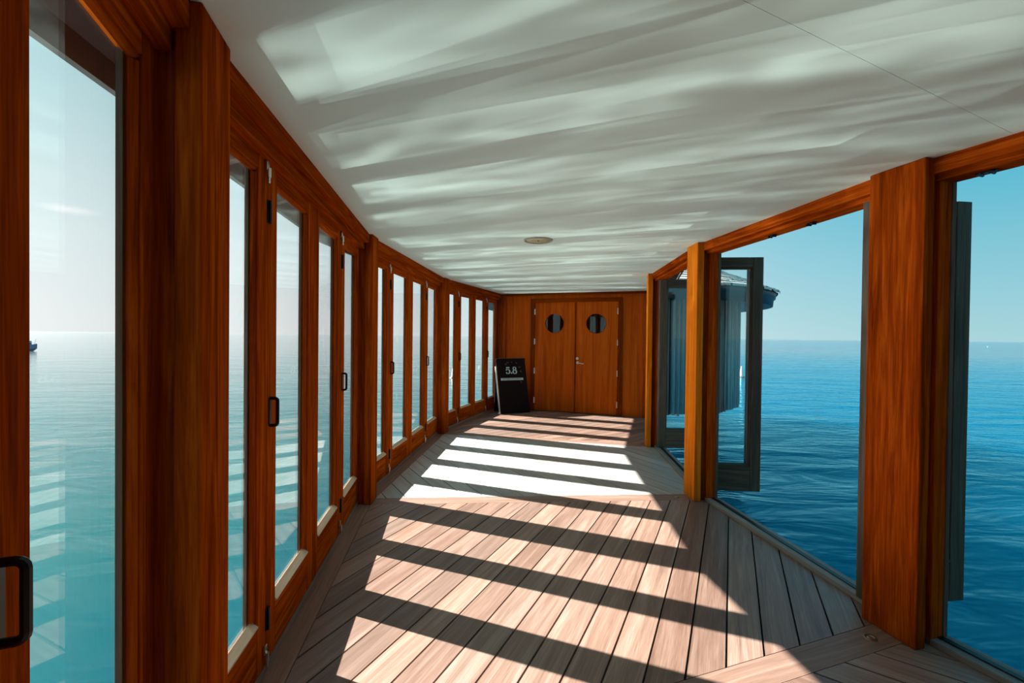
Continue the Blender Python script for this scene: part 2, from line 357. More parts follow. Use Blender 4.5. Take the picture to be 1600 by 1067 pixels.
for i in range(1, 5):
    lo, ld = offs(L[i], L[i + 1], .018); ro, rd = offs(Rr[i], Rr[i + 1], -.10)
    na, nb = ends[i]; fa, fb = ends[i + 1]
    nd_, nn, _, _ = frame(na, nb); fd, fn, _, _ = frame(fa, fb)
    poly = [isect(lo, ld, na + nn * BW, nd_), isect(ro, rd, na + nn * BW, nd_), isect(ro, rd, fa - fn * (BW if i < 4 else 0), fd), isect(lo, ld, fa - fn * (BW if i < 4 else 0), fd)]
    a = ang_plank[i]; u = Vector((math.cos(a), math.sin(a))); w = Vector((-u.y, u.x))
    pv = [p.dot(w) for p in poly]; k0 = math.floor(min(pv) / WID); k1 = math.ceil(max(pv) / WID)
    for k in range(k0, k1 + 1):
        s = clip(poly, w * (k * WID + .0045), w); s = clip(s, w * ((k + 1) * WID - .0045), -w) if len(s) > 2 else s
        if len(s) < 3: continue
        ar = abs(sum(s[j].x * s[(j + 1) % len(s)].y - s[(j + 1) % len(s)].x * s[j].y for j in range(len(s)))) / 2
        if ar < .004: continue
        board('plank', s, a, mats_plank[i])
    # board along the glazed side
    A, d = offs(L[i], L[i + 1], .125); B, _ = offs(L[i], L[i + 1], .022)
    q = [isect(A, d, na + nn * BW, nd_), isect(B, d, na + nn * BW, nd_), isect(B, d, fa - fn * BW, fd), isect(A, d, fa - fn * BW, fd)]
    board('border_board', q, math.atan2(d.y, d.x), 'board')
for i in range(1, 5):
    a, b = ends[i]; d, n, l, ang = frame(a, b)
    a2 = a - d * .12; b2 = b + d * .12
    board('border_board', [a2 - n * (BW - .003), b2 - n * (BW - .003), b2 + n * (BW - .003), a2 + n * (BW - .003)], ang, 'board')

# ------------------------------------------------------------------ ceiling
ce = tag(empty('ceiling'), 'white painted flat ceiling with rippling light reflected off the sea', 'ceiling', None, 'structure')
cp = [mitre(L, i, .10) for i in range(6)] + [right(Rr, i, .10) for i in range(5, -1, -1)]
cutp, cutd = V2((.626, 1.181)), (V2((1.928, 1.807)) - V2((.626, 1.181))).normalized(); cutn = Vector((-cutd.y, cutd.x))
def cpoly(i, j):
    return [mitre(L, i, .10), mitre(L, j, .10), right(Rr, j, .10), right(Rr, i, .10)]
bm = bmesh.new(); bm2 = bmesh.new()
for i in range(1, 5):
    q = cpoly(i, i + 1)[::-1]
    if i in (1,):
        a = clip(q, cutp + cutn * .0006, cutn); b = clip(q, cutp - cutn * .0006, -cutn)
        add_prism(bm, a, H, H + .02); add_prism(bm2, b, H, H + .02)
    elif i == 0: add_prism(bm2, q, H, H + .02)
    else: add_prism(bm, q, H, H + .02)
link('ceiling_panel', mesh_from(bm, 'ceiling_panel'), 'ceiling', ce); link('ceiling_panel', mesh_from(bm2, 'ceiling_panel'), 'ceiling', ce)
bm = bmesh.new()
for i in range(1, 5):
    add_prism(bm, [mitre(L, i, .22), mitre(L, i + 1, .22), right(Rr, i + 1, .22), right(Rr, i, .22)][::-1], H + .0202, H + .16)
link('roof_deck', mesh_from(bm, 'roof_deck'), 'dark', ce)
# eaves along both sides: sloping soffit, fascia and rafters
def eave(P, sgn, name, label, H=H):
    e = tag(empty(name), label, 'eave', None, 'structure')
    for i in range(1, 5):
        g = lambda k, o: mitre(P, k, o * sgn)
        bm = bmesh.new()
        prof = [(.20, H + .14), (.20, H + .17), (.47, H + .055), (.47, H + .02)]
        a = [bm.verts.new((*g(i, o), z)) for o, z in prof]; b = [bm.verts.new((*g(i + 1, o), z)) for o, z in prof]
        bm.faces.new(a); bm.faces.new(b[::-1])
        for j in range(4): bm.faces.new((a[j], b[j], b[(j + 1) % 4], a[(j + 1) % 4]))
        link('soffit_board', mesh_from(bm, 'soffit_board'), 'soffit', e)
        bm = bmesh.new(); q = [g(i, .455), g(i + 1, .455), g(i + 1, .48), g(i, .48)]
        add_prism(bm, q, H - .065, H + .07); link('fascia_board', mesh_from(bm, 'fascia_board'), 'soffit', e)
        A, B = P[i], P[i + 1]; d, n, l, ang = frame(A, B); n = n * sgn
        for k in range(4):
            c = A + d * (l * (k + .5) / 4)
            bm = bmesh.new(); pr = [(.20, H + .06), (.20, H + .139), (.455, H + .026), (.455, H - .03)]
            a = [bm.verts.new((*(c - d * .025 + n * o), z)) for o, z in pr]; b = [bm.verts.new((*(c + d * .025 + n * o), z)) for o, z in pr]
            bm.faces.new(a); bm.faces.new(b[::-1])
            for j in range(4): bm.faces.new((a[j], b[j], b[(j + 1) % 4], a[(j + 1) % 4]))
            link('rafter', mesh_from(bm, 'rafter'), 'rafter', e)
eave(L, 1, 'trim_1', 'dark roof eave with rafters seen through the tops of the left panes')
eave(Rr, -1, 'trim_2', 'dark roof eave over the open right-hand side', H + .13)

# round ceiling fitting
t = tag(empty('ceiling_speaker', (.226, 4.04, H)), 'flat round tan fitting set into the white ceiling', 'speaker')
bm = bmesh.new(); add_lathe(bm, [(.112, -.001), (.116, -.010), (.124, -.012), (.130, -.006), (.131, .0), (.112, .0)], 40); link('rim', mesh_from(bm, 'rim', True), 'rim', t)
bm = bmesh.new(); add_lathe(bm, [(0, -.007), (.06, -.0075), (.113, -.005), (.113, -.001), (0, -.001)], 40); link('grille', mesh_from(bm, 'grille', True), 'disc', t)
bm = bmesh.new(); add_lathe(bm, [(0, -.012), (.006, -.011), (.007, -.007), (0, -.006)], 12); link('screw', mesh_from(bm, 'screw'), 'black', t)

# ------------------------------------------------------------------ posts
def post(P, i, sgn, w, label, wm='teak_z'):
    D1_, D2_, D3_ = (.065, .120, .20) if sgn > 0 else (.062, .118, .195)
    d0 = frame(P[i - 1], P[i])[0]; d1 = frame(P[i], P[i + 1])[0] if i + 1 < len(P) else d0
    d = (d0 + d1).normalized() * sgn; ang = math.atan2(d.y, d.x)
    t = tag(empty('timber_post', (P[i].x, P[i].y, 0), ang), label, 'post', 'timber posts along the passage')
    # local +y points out of the passage
    link('post_body', box('post_body', -w / 2, w / 2, 0, D1_, 0, H - .001, .005, 2), wm, t)
    link('jamb', box('jamb', -w / 2 + (.022 if sgn > 0 else .034), w / 2 - (.022 if sgn > 0 else .034), D1_, D2_, 0, H - .001), 'teak_z' if wm == 'teak_z' else 'teak_dark_z', t)  # bright posts: shade on the recessed side painted as darker wood
    if sgn > 0: link('mullion', box('mullion', -.03, .03, .120, .20, 0, H - .001), 'teak_z', t)
    else:
        link('mullion', box('mullion', -w / 2 + .014, w / 2 - .014, D2_, D3_, 0, H - .001, .003), 'teak_z', t)
        link('outer_trim', box('outer_trim', -w / 2 + .010, w / 2 - .010, D3_, D3_ + .028, 0, H - .001, .003), 'grey_z', t)
    return t
post(L, 2, 1, .20, 'nearest and darkest varnished post on the left, beside the large near pane')
post(L, 3, 1, .18, 'varnished post in the middle of the glazed left wall')
post(L, 4, 1, .20, 'farthest varnished post of the glazed left wall, before the black sign')
post(Rr, 2, -1, .26, 'broad red-brown post nearest on the open right side')
post(Rr, 3, -1, .235, 'bright orange-brown post on the right, second from the camera', 'lit_teak_z')
post(Rr, 4, -1, .20, 'farthest post on the right, in front of the end wall', 'lit_teak_z')

# ------------------------------------------------------------------ walls: headers and sills
def header(P, sgn, parent, i, o0, o1, z0, z1, name, m, far_extra=0.0):
    A, B = (mitre(P, i, o0 * sgn), mitre(P, i + 1, o0 * sgn)); A2, B2 = (mitre(P, i, o1 * sgn), mitre(P, i + 1, o1 * sgn))
    ang = math.atan2((B - A).y, (B - A).x)
    return board(name, [A, B, B2, A2] if sgn < 0 else [A, A2, B2, B][::1], ang, m, z0, z1, parent, 0.0)
wl = tag(empty('wall_left'), 'left wall framing of varnished timber header and sill', 'wall', None, 'structure')
wr = tag(empty('wall_right'), 'right wall framing of varnished timber header and weathered sill', 'wall', None, 'structure')
for P, s, w in ((L, 1, wl), (Rr, -1, wr)):
    for i in range(1, 5):
        header(P, s, w, i, .04, .21, 2.275, H - .0005, 'fascia', 'teak_x')
        header(P, s, w, i, .085, .20, 2.222 if s > 0 else 2.252, 2.275, 'header', 'teak_x')
        if s > 0: header(P, s, w, i, .126, .24, -.03, .0285, 'sill', 'board')
        else:
            header(P, s, w, i, .105, .225, -.03, .028, 'sill', 'sill')
            header(P, s, w, i, .15, .18, .028, .034, 'track', 'black')
# stops and rollers under the right-hand header
def on_wall(P, i, f, o): A, d = offs(P[i], P[i + 1], o); return A + d * ((P[i + 1] - P[i]).length * f), math.atan2(d.y, d.x)
for i, fs in ((1, (.86,)), (2, (.36, .55))):
    for f in fs:
        p, a = on_wall(Rr, i, f, -.14)
        bm = bmesh.new(); add_box(bm, -.035, .035, -.012, .012, -.010, 0, .003); add_cyl(bm, (-.02, -.016, -.012), (-.02, .016, -.012), .007); add_cyl(bm, (.02, -.016, -.012), (.02, .016, -.012), .007)
        link('track_stop', mesh_from(bm, 'track_stop'), 'black', wr, (p.x, p.y, 2.252), a)

# unseen dark panels added behind the camera to keep light off the posts
wb = tag(empty('light_block_back'), 'unseen dark panels added behind the camera to block light', 'wall', None, 'structure')
d, n, l, a = frame(L[1], Rr[1])
link('wall_panel', box('wall_panel', -.25, l + .25, -.05, 0, -.03, H), 'dark', wb, (L[1].x, L[1].y, 0), a)
d, n, l, a = frame(L[1], L[2])
link('wall_panel', box('wall_panel', 0, 1.45, .135, .17, -.03, H), 'dark', wb, (L[1].x, L[1].y, 0), a)  # added out of view over the near glazing to cut sun and bounce
d, n, l, a = frame(Rr[1], Rr[2])
link('wall_panel', box('wall_panel', 0, l * .70, -.17, -.135, .03, 2.25), 'dark', wb, (Rr[1].x, Rr[1].y, 0), a)  # added out of view to cut sky light from the right opening

# ------------------------------------------------------------------ glazed leaves
LH, GB, GT, TH = 2.255, .25, 2.165, .05
_cache = {}
def leaf_meshes(w, st, wz, wx):
    key = (round(w, 4), st, wz)
    if key in _cache: return _cache[key]
    m = {}
    m['stile_a'] = box('stile', 0.001, st, 0, TH, 0, LH - .03, .004, 2)
    m['stile_b'] = box('stile', w - st, w - .001, 0, TH, 0, LH - .03, .004, 2)
    m['top_rail'] = box('top_rail', st, w - st, .001, TH - .001, GT - .03, LH - .03, .003)
    m['bottom_rail'] = box('bottom_rail', st, w - st, .001, TH - .001, 0, GB - .03, .003)
    m['glass'] = box('glass_pane', st - .005, w - st + .005, .026, .032, GB - .035, GT - .025)
    z0, z1 = GB - .03, GT - .03
    bm = bmesh.new(); add_profile(bm, [(-.006, z0), (-.006, z0 + .006), (.024, z0 + .030), (.024, z0)], st, w - st); m['bead_bottom'] = mesh_from(bm, 'bead_bottom')
    bm = bmesh.new(); add_profile(bm, [(.008, z1), (.008, z1 - .006), (.024, z1 - .018), (.024, z1)], st, w - st); m['bead_top'] = mesh_from(bm, 'bead_top')
    for nm, x0, x1, x2 in (('bead_a', st, st + .006, st + .018), ('bead_b', w - st, w - st - .006, w - st - .018)):
        bm = bmesh.new(); add_prism(bm, [(x0, .008), (x1, .008), (x2, .024), (x0, .024)], z0 + .03, z1 - .018); m[nm] = mesh_from(bm, nm)
    # putty line on the outer side
    for nm, x0, x1 in (('stop_a', st, st + .016), ('stop_b', w - st - .016, w - st)):
        m[nm] = box(nm, x0, x1, .034, .048, z0, z1)
    _cache[key] = m; return m
def hinge_mesh():
    bm = bmesh.new(); add_box(bm, -.016, .016, -.004, .0, -.05, .05, .001); add_cyl(bm, (0, -.008, -.05), (0, -.008, .05), .007, n=10)
    for z in (-.025, 0, .025): add_cyl(bm, (0, -.008, z - .001), (0, -.008, z + .001), .0078, n=10)
    return mesh_from(bm, 'hinge')
def pivot_mesh():
    bm = bmesh.new(); add_box(bm, -.012, .012, -.012, 0, .02, .06, .002); add_cyl(bm, (0, -.014, -.035), (0, -.014, .03), .006, n=10); add_cyl(bm, (0, -.014, -.01), (0, -.014, .03), .009, n=10)
    return mesh_from(bm, 'pivot')
def handle_mesh():
    bm = bmesh.new(); add_box(bm, -.013, .013, -.005, 0, -.062, .062, .002)
    pts = []
    for cy, cz, a0 in ((-.022, .048, 90), (-.022, -.048, 180)):
        for k in range(5):
            a = R(a0 + 22.5 * k); pts.append((0, cy + .012 * math.cos(a), cz + .012 * math.sin(a)))
    pts = [(0, -.003, .060)] + pts + [(0, -.003, -.060)]
    add_tube(bm, pts, .0075, 8)
    return mesh_from(bm, 'handle', False)
HINGE, PIVOT, HANDLE = hinge_mesh(), pivot_mesh(), handle_mesh()
for me, k in ((HINGE, 'black'), (PIVOT, 'steel'), (HANDLE, 'black')): me.materials.append(M[k])
def leaf(loc, ang, w, label, hw='', weathered=False, st=.10, group='folding glazed door leaves'):
    wz, wx = ('grey_z', 'grey_x') if weathered else ('teak_z', 'teak_x')
    m = leaf_meshes(w, st, wz, wx)
    t = tag(empty('folding_glass_door', (loc[0], loc[1], .03), ang), label, 'door', group, 'thing')
    link('stile', m['stile_a'], wz, t); link('stile', m['stile_b'], wz, t)
    link('top_rail', m['top_rail'], wx, t); link('bottom_rail', m['bottom_rail'], wx, t)
    link('glass_pane', m['glass'], 'glass', t)
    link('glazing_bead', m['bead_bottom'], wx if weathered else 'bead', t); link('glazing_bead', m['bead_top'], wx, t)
    link('glazing_bead', m['bead_a'], wz, t); link('glazing_bead', m['bead_b'], wz, t)
    link('glazing_bead', m['stop_a'], 'grey_z', t); link('glazing_bead', m['stop_b'], 'grey_z', t)
    if 'r' in hw:      # hinged joint at the far stile
        for z in (.20, 1.98): link('hinge', HINGE, None, t, (w, 0, z))
        link('pivot', PIVOT, None, t, (w - .03, 0, 2.13)); link('pivot', PIVOT, None, t, (w - .03, 0, .04))
    if 'h' in hw: link('handle', HANDLE, None, t, (.022, 0, 1.05 if 'n' in hw else 1.105))
    return t
ordn = ['first', 'second', 'third', 'fourth']
bayname = {2: 'nearest', 3: 'middle', 4: 'farthest'}
for i in (1, 2, 3, 4):
    d, n, l, ang = frame(L[i], L[i + 1]); s0 = .035; w = (l - 2 * s0) / 4
    if i == 1: w = .615; s0 = l - .035 - 4 * w
    if i == 4: w = (l - .045 - s0) / 4; s0 = .04
    for k in range(4):
        if i == 1 and k < 2: continue
        p = L[i] + d * (s0 + w * k) + n * .127
        if i == 1:
            lab = 'nearest glass leaf, its wide pane filling the left of the photo' if k == 3 else 'near glass leaf cut off by the left edge of the photo'
        else:
            lab = f'{ordn[k]} glazed leaf past the {bayname[i]} left post'
        leaf(p, ang, w, lab, ('r' if k % 2 == 0 else '') + ('h' if k % 2 == 1 else '') + ('n' if i == 1 else ''))
# folded pairs standing open on the right-hand side
def pair(i, near, w, labs):
    """i: post index; near=False: on the far side of that post, True: on the near side"""
    d, n, l, ang = frame(Rr[i], Rr[i + 1]) if not near else frame(Rr[i - 1], Rr[i])
    n = -n; pw = {2: .13, 3: .118, 4: .10}[i]
    base = Rr[i] + n * (.085 if i == 2 else .12) + (d * (pw + (.03 if i == 2 else .012)) if not near else -d * (pw + .012 + .105))
    a = math.atan2(n.y, n.x)
    for k in range(2):
        q = base + d * (k * (TH + .006))
        leaf(q, a, w, labs[k], '', True, .095, 'folded glazed leaves standing open on the right')
pair(2, False, .575, ('front leaf of the open pair behind the broad nearest right post', 'back leaf of the open pair behind the broad nearest right post'))
pair(3, False, .575, ('open grey-brown leaf beside the bright orange-brown right post, hut seen through it', 'rear leaf folded behind the open one at the orange-brown right post'))
pair(4, True, .50, ('open leaf in the dark gap between the two far right posts, in front', 'open leaf in the dark gap between the two far right posts, behind'))

# ------------------------------------------------------------------ end wall and double doors
EA, EB = V2((-.165, 9.30)), V2((2.49, 8.34))
EA, EB = V2((-.20, 9.24)), V2((2.49, 8.273))
d, n, El, Ea = frame(EA, EB)   # +y local = away from the camera
we = tag(empty('wall_end', (EA.x, EA.y, 0), Ea), 'red-brown plywood end wall around the double doors', 'wall', None, 'structure')
def es(x, y): return (V2((x, y)) - EA).dot(d)
D0, DM, D1 = es(.455, 9.004), es(1.232, 8.724), es(1.995, 8.449)
FR = .085
link('wall_panel', box('wall_panel', -.10, D0 - FR, .012, .05, 0, H), 'ply', we)
link('wall_panel', box('wall_panel', D1 + FR, El + .10, .012, .05, 0, H), 'ply', we)
link('wall_panel', box('wall_panel', D0 - FR, D1 + FR, .012, .05, 2.235, H), 'ply', we)
link('cornice', box('cornice', -.05, El + .05, -.025, .012, H - .045, H, .004), 'teak_dark_x', we)
link('corner_strip', box('corner_strip', .005, .075, -.02, .012, 0, H - .045, .004), 'teak_z', we)
link('corner_strip', box('corner_strip', El - .07, El, -.02, .012, 0, H - .045, .004), 'teak_z', we)
link('corner_jamb', box('corner_jamb', -.20, .012, -.03, .012, 0, H - .001), 'teak_dark_z', we)
tf = tag(empty('trim_3', (EA.x, EA.y, 0), Ea), 'dark red-brown frame around the double doors', 'door frame', None, 'structure')
DH = 2.165
link('jamb', box('jamb', D0 - FR, D0 - .004, -.02, .06, 0, DH + .075, .004), 'teak_dark_z', tf)
link('jamb', box('jamb', D1 + .004, D1 + FR, -.02, .06, 0, DH + .075, .004), 'teak_dark_z', tf)
link('head', box('head', D0 - .004, D1 + .004, -.02, .06, DH + .004, DH + .075, .004), 'teak_dark_x', tf)
def door_leaf(name, x0, x1, px, pz, label, hinge_x):
    t = tag(empty(name, (EA.x + d.x * x0, EA.y + d.y * x0, 0), Ea), label, 'door', None, 'structure')
    w = x1 - x0; N = 48; r = .198; y0, y1 = .004, .046; z0, z1 = .012, DH
    bm = bmesh.new(); cx = px - x0
    def ring(y):
        inner = [bm.verts.new((cx + r * math.cos(2 * math.pi * k / N), y, pz + r * math.sin(2 * math.pi * k / N))) for k in range(N)]
        outer = []
        for k in range(N):
            a = 2 * math.pi * k / N; c, s = math.cos(a), math.sin(a); tt = []
            if c > 1e-9: tt.append((w - .002 - cx) / c)
            if c < -1e-9: tt.append((.002 - cx) / c)
            if s > 1e-9: tt.append((z1 - pz) / s)
            if s < -1e-9: tt.append((z0 - pz) / s)
            q = min(tt); outer.append((cx + q * c, pz + q * s))
        # snap the nearest ray to each corner
        for qx, qz in ((.002, z0), (.002, z1), (w - .002, z0), (w - .002, z1)):
            k = min(range(N), key=lambda k: (math.atan2(qz - pz, qx - cx) - 2 * math.pi * k / N + math.pi) % (2 * math.pi) - math.pi if False else abs(((math.atan2(qz - pz, qx - cx) - 2 * math.pi * k / N + math.pi) % (2 * math.pi)) - math.pi))
            outer[k] = (qx, qz)
        return inner, [bm.verts.new((x, y, z)) for x, z in outer]
    i0, o0 = ring(y0); i1, o1 = ring(y1)
    for k in range(N):
        j = (k + 1) % N
        bm.faces.new((i0[k], i0[j], o0[j], o0[k])); bm.faces.new((i1[j], i1[k], o1[k], o1[j]))
        bm.faces.new((i0[j], i0[k], i1[k], i1[j])); bm.faces.new((o0[k], o0[j], o1[j], o1[k]))
    link('door_panel', mesh_from(bm, 'door_panel'), 'ply', t)
    bm = bmesh.new(); bmesh.ops.create_circle(bm, cap_ends=True, radius=r - .002, segments=N)
    ret = bmesh.ops.extrude_face_region(bm, geom=bm.faces[:]); bmesh.ops.translate(bm, verts=[v for v in ret['geom'] if isinstance(v, bmesh.types.BMVert)], vec=(0, 0, .006))
    for v in bm.verts: v.co = Vector((cx + v.co.x, .022 + v.co.z, pz + v.co.y))
    link('porthole_glass', mesh_from(bm, 'porthole_glass'), 'glass', t)
    bm = bmesh.new(); prof = [(r - .012, .010), (r - .012, .020), (r - .001, .020), (r - .001, .003), (r - .006, .002)]
    rings = [[bm.verts.new((cx + q * math.cos(2 * math.pi * k / N), y, pz + q * math.sin(2 * math.pi * k / N))) for q, y in prof] for k in range(N)]
    for k in range(N):
        a, b = rings[k], rings[(k + 1) % N]
        for j in range(len(prof)): bm.faces.new((a[j], a[(j + 1) % len(prof)], b[(j + 1) % len(prof)], b[j]))
    link('porthole_ring', mesh_from(bm, 'porthole_ring'), 'teak_x', t)
    for z in (1.98, 1.385, .80, .21):
        bm = bmesh.new(); add_cyl(bm, (0, -.008, -.058), (0, -.008, .058), .009, n=10); add_box(bm, -.014, .014, -.004, .004, -.055, .055)
        link('hinge', mesh_from(bm, 'hinge'), 'steel', t, (hinge_x - x0, -.004, z))
    return t
dl = door_leaf('door_1', D0, DM, es(.836, 8.867), 1.747, 'left leaf of the wooden double doors with a dark porthole', D0)
dr = door_leaf('door_2', DM, D1, es(1.607, 8.589), 1.747, 'right leaf of the wooden double doors with porthole and lever handle', D1)
link('meeting_strip', box('meeting_strip', DM - D0 - .012, DM - D0 + .016, -.006, .004, .02, DH - .01, .002), 'teak_dark_z', dl)
bm = bmesh.new(); hx = .052
add_cyl(bm, (hx, .004, .985), (hx, -.008, .985), .026, n=20); add_cyl(bm, (hx, -.008, .985), (hx, -.05, .985), .010, n=12)
add_tube(bm, [(hx, -.046, .985), (hx + .03, -.05, .983), (hx + .07, -.05, .975), (hx + .125, -.046, .970)], .009, 8)
link('lever_handle', mesh_from(bm, 'lever_handle'), 'steel', dr)
bm = bmesh.new(); add_cyl(bm, (hx - .008, .004, 1.066), (hx - .008, -.012, 1.066), .026, n=20); add_box(bm, hx - .011, hx - .005, -.014, -.011, 1.056, 1.076)
link('lock_rose', mesh_from(bm, 'lock_rose'), 'steel', dr)
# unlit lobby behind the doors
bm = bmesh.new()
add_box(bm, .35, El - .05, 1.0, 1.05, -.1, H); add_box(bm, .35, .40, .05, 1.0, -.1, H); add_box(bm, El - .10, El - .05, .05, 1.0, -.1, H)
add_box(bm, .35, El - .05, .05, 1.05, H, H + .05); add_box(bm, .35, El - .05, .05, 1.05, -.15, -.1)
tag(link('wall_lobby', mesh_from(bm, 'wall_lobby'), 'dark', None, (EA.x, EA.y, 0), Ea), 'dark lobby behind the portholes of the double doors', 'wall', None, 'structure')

# ------------------------------------------------------------------ sandwich board
sg = tag(empty('sandwich_board', (-.204, 8.511, 0), math.atan2(.386, .9225)), 'black sandwich board sign reading 5.8, standing left of the double doors', 'sign')
SW, SH, LEAN = .62, 1.06, R(15.5)
def tilt(o, a): o.rotation_euler = (a, 0, 0)
fb = link('front_board', box('front_board', 0, SW, 0, .022, 0, SH, .002), 'sign', sg); tilt(fb, -LEAN)
bb = link('back_board', box('back_board', 0, SW, -.022, 0, 0, SH - .01, .002), 'sign', sg, (0, .36, 0)); tilt(bb, R(4))
for x in (-.006,): 
    e = link('side_edge', box('side_edge', x - .008, x + .006, -.001, .05, 0.0, SH - .13), 'sign_edge', fb)
link('foot', box('foot', -.05, .0, -.012, .03, 0, .03, .003), 'sign_edge', sg)
link('top_hinge', box('top_hinge', .08, SW - .08, -.004, .03, SH - .012, SH + .004, .002), 'black', fb)
# lettering: heavy old-style numerals drawn as strokes of changing width
def stroke(bm, pts, y=-.0012):
    """pts (x, z, half width)"""
    Lf, Rt = [], []
    for i, (x, z, h) in enumerate(pts):
        a = pts[max(0, i - 1)]; b = pts[min(len(pts) - 1, i + 1)]
        t = Vector((b[0] - a[0], b[1] - a[1])).normalized(); nn = Vector((-t.y, t.x)) * h
        Lf.append(bm.verts.new((x + nn.x, y, z + nn.y))); Rt.append(bm.verts.new((x - nn.x, y, z - nn.y)))
    for i in range(len(pts) - 1): bm.faces.new((Lf[i], Lf[i + 1], Rt[i + 1], Rt[i]))
def arc(cx, cz, rx, rz, a0, a1, n, wf): return [(cx + rx * math.cos(R(a0 + (a1 - a0) * k / n)), cz + rz * math.sin(R(a0 + (a1 - a0) * k / n)), wf(R(a0 + (a1 - a0) * k / n))) for k in range(n + 1)]
bm = bmesh.new(); zb = SH - .285; hgt = .135
thick = lambda a: .004 + .011 * abs(math.cos(a))
x5 = .235
stroke(bm, [(x5 - .030, zb + hgt - .012, .012), (x5 + .036, zb + hgt - .012, .012)]); stroke(bm, [(x5 - .027, zb + hgt, .004), (x5 - .033, zb + .072, .004)])
stroke(bm, arc(x5 - .004, zb + .045, .040, .043, 150, -150, 18, thick))
stroke(bm, arc(x5 - .032, zb + .022, .008, .008, 0, 360, 10, lambda a: .006))
stroke(bm, arc(x5 + .072, zb + .014, .007, .007, 0, 360, 12, lambda a: .0085))
x8 = .378
stroke(bm, arc(x8, zb + .103, .028, .030, 0, 360, 22, lambda a: .004 + .008 * abs(math.cos(a)))); stroke(bm, arc(x8, zb + .037, .036, .037, 0, 360, 22, thick))
link('numerals', mesh_from(bm, 'numerals'), 'sign_print', fb)
link('title_strip', box('title_strip', .07, .545, -.0015, 0, SH - .415, SH - .37), 'sign_print', fb)
cu = bpy.data.curves.new('title', 'FONT'); cu.body = 'UNDERSEA RESTAURANT'; cu.size = .036; cu.align_x = 'CENTER'; cu.align_y = 'CENTER'
to = bpy.data.objects.new('title_tmp', cu); C.objects.link(to); bpy.context.view_layer.update()
tm = bpy.data.meshes.new_from_object(to.evaluated_get(bpy.context.evaluated_depsgraph_get())); bpy.data.objects.remove(to)
for v in tm.vertices: v.co = Vector((.3075 + v.co.x * .98, -.0022, SH - .3925 + v.co.y))
tm.materials.clear(); link('title_lettering', tm, 'sign', fb)
bm = bmesh.new(); rs = random.Random(3)
for cx, cz, a0 in ((.18, SH - .10, 40), (.25, SH - .075, 80), (.34, SH - .07, 100), (.43, SH - .09, 60), (.47, SH - .16, 20), (.49, SH - .24, -20), (.50, SH - .48, 70)):
    for k in range(4):
        a = R(a0 + rs.uniform(-60, 60)); ln = rs.uniform(.025, .06)
        stroke(bm, [(cx, cz, .004), (cx + math.cos(a) * ln * .5, cz + math.sin(a) * ln * .5, .006), (cx + math.cos(a + .3) * ln, cz + math.sin(a + .3) * ln, .002)], -.0008)
link('coral_print', mesh_from(bm, 'coral_print'), 'sign_red', fb)['kind'] = 'stuff'

# ------------------------------------------------------------------ brass floor sockets
for (x, y), lab in (((1.545, 4.165), 'small round metal floor socket at the foot of the orange-brown post'), ((1.80, 2.215), 'small round metal floor socket at the foot of the broad nearest post')):
    t = tag(empty('floor_socket', (x, y, 0)), lab, 'socket', 'metal sockets in the deck')
    bm = bmesh.new(); add_lathe(bm, [(.016, -.002), (.018, .003), (.026, .004), (.030, .001), (.030, -.002)], 24); link('ring', mesh_from(bm, 'ring', True), 'brass', t)
    bm = bmesh.new(); add_lathe(bm, [(0, .001), (.010, .0015), (.016, .0), (.016, -.002), (0, -.002)], 20); link('plug', mesh_from(bm, 'plug', True), 'steel', t)

# ------------------------------------------------------------------ round hut beyond the passage
HC = (2.90, 12.25); RW, RE = 2.94, 3.75
hut = tag(empty('round_hut', (HC[0], HC[1], SEA_Z)), 'round hut with grey shingle roof and wall of upright poles over the water', 'building')
hz = -SEA_Z
bm = bmesh.new(); a0, a1 = R(-150), R(120); npole = 160
add_lathe(bm, [(RW - .12, hz - .08), (RW - .05, hz - .08), (RW - .05, hz + 2.32), (RW - .12, hz + 2.32)], 90)
link('wall_core', mesh_from(bm, 'wall_core'), 'dark', hut)
bm = bmesh.new(); rs = random.Random(5)
for k in range(npole):
    a = 2 * math.pi * k / npole; rr = RW + rs.uniform(-.015, .015); x, y = rr * math.cos(a), rr * math.sin(a)
    add_cyl(bm, (x, y, hz - .12 + rs.uniform(-.03, .03)), (x, y, hz + 2.33), .046 + rs.uniform(-.010, .004), n=8)
po = link('wall_poles', mesh_from(bm, 'wall_poles', True), 'pole', hut); po['kind'] = 'stuff'
bm = bmesh.new()
add_lathe(bm, [(RE - .30, hz + 2.30), (RE - .10, hz + 2.24), (RE - .085, hz + 2.40), (RE - .05, hz + 2.41), (RE - .03, hz + 2.55), (RE - .25, hz + 2.60)], 64)
link('fascia_band', mesh_from(bm, 'fascia_band', True), 'teal', hut)
bm = bmesh.new(); add_lathe(bm, [(RW - .1, hz + 2.36), (RE - .12, hz + 2.27), (RE - .12, hz + 2.30), (RW - .1, hz + 2.40)], 64); link('soffit', mesh_from(bm, 'soffit'), 'dark', hut)
SL = math.tan(R(24))
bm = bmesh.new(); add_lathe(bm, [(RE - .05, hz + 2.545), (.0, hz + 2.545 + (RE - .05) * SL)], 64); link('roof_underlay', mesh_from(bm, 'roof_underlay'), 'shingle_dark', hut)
bm = bmesh.new(); rs = random.Random(9); row = 0; r0 = RE + .02
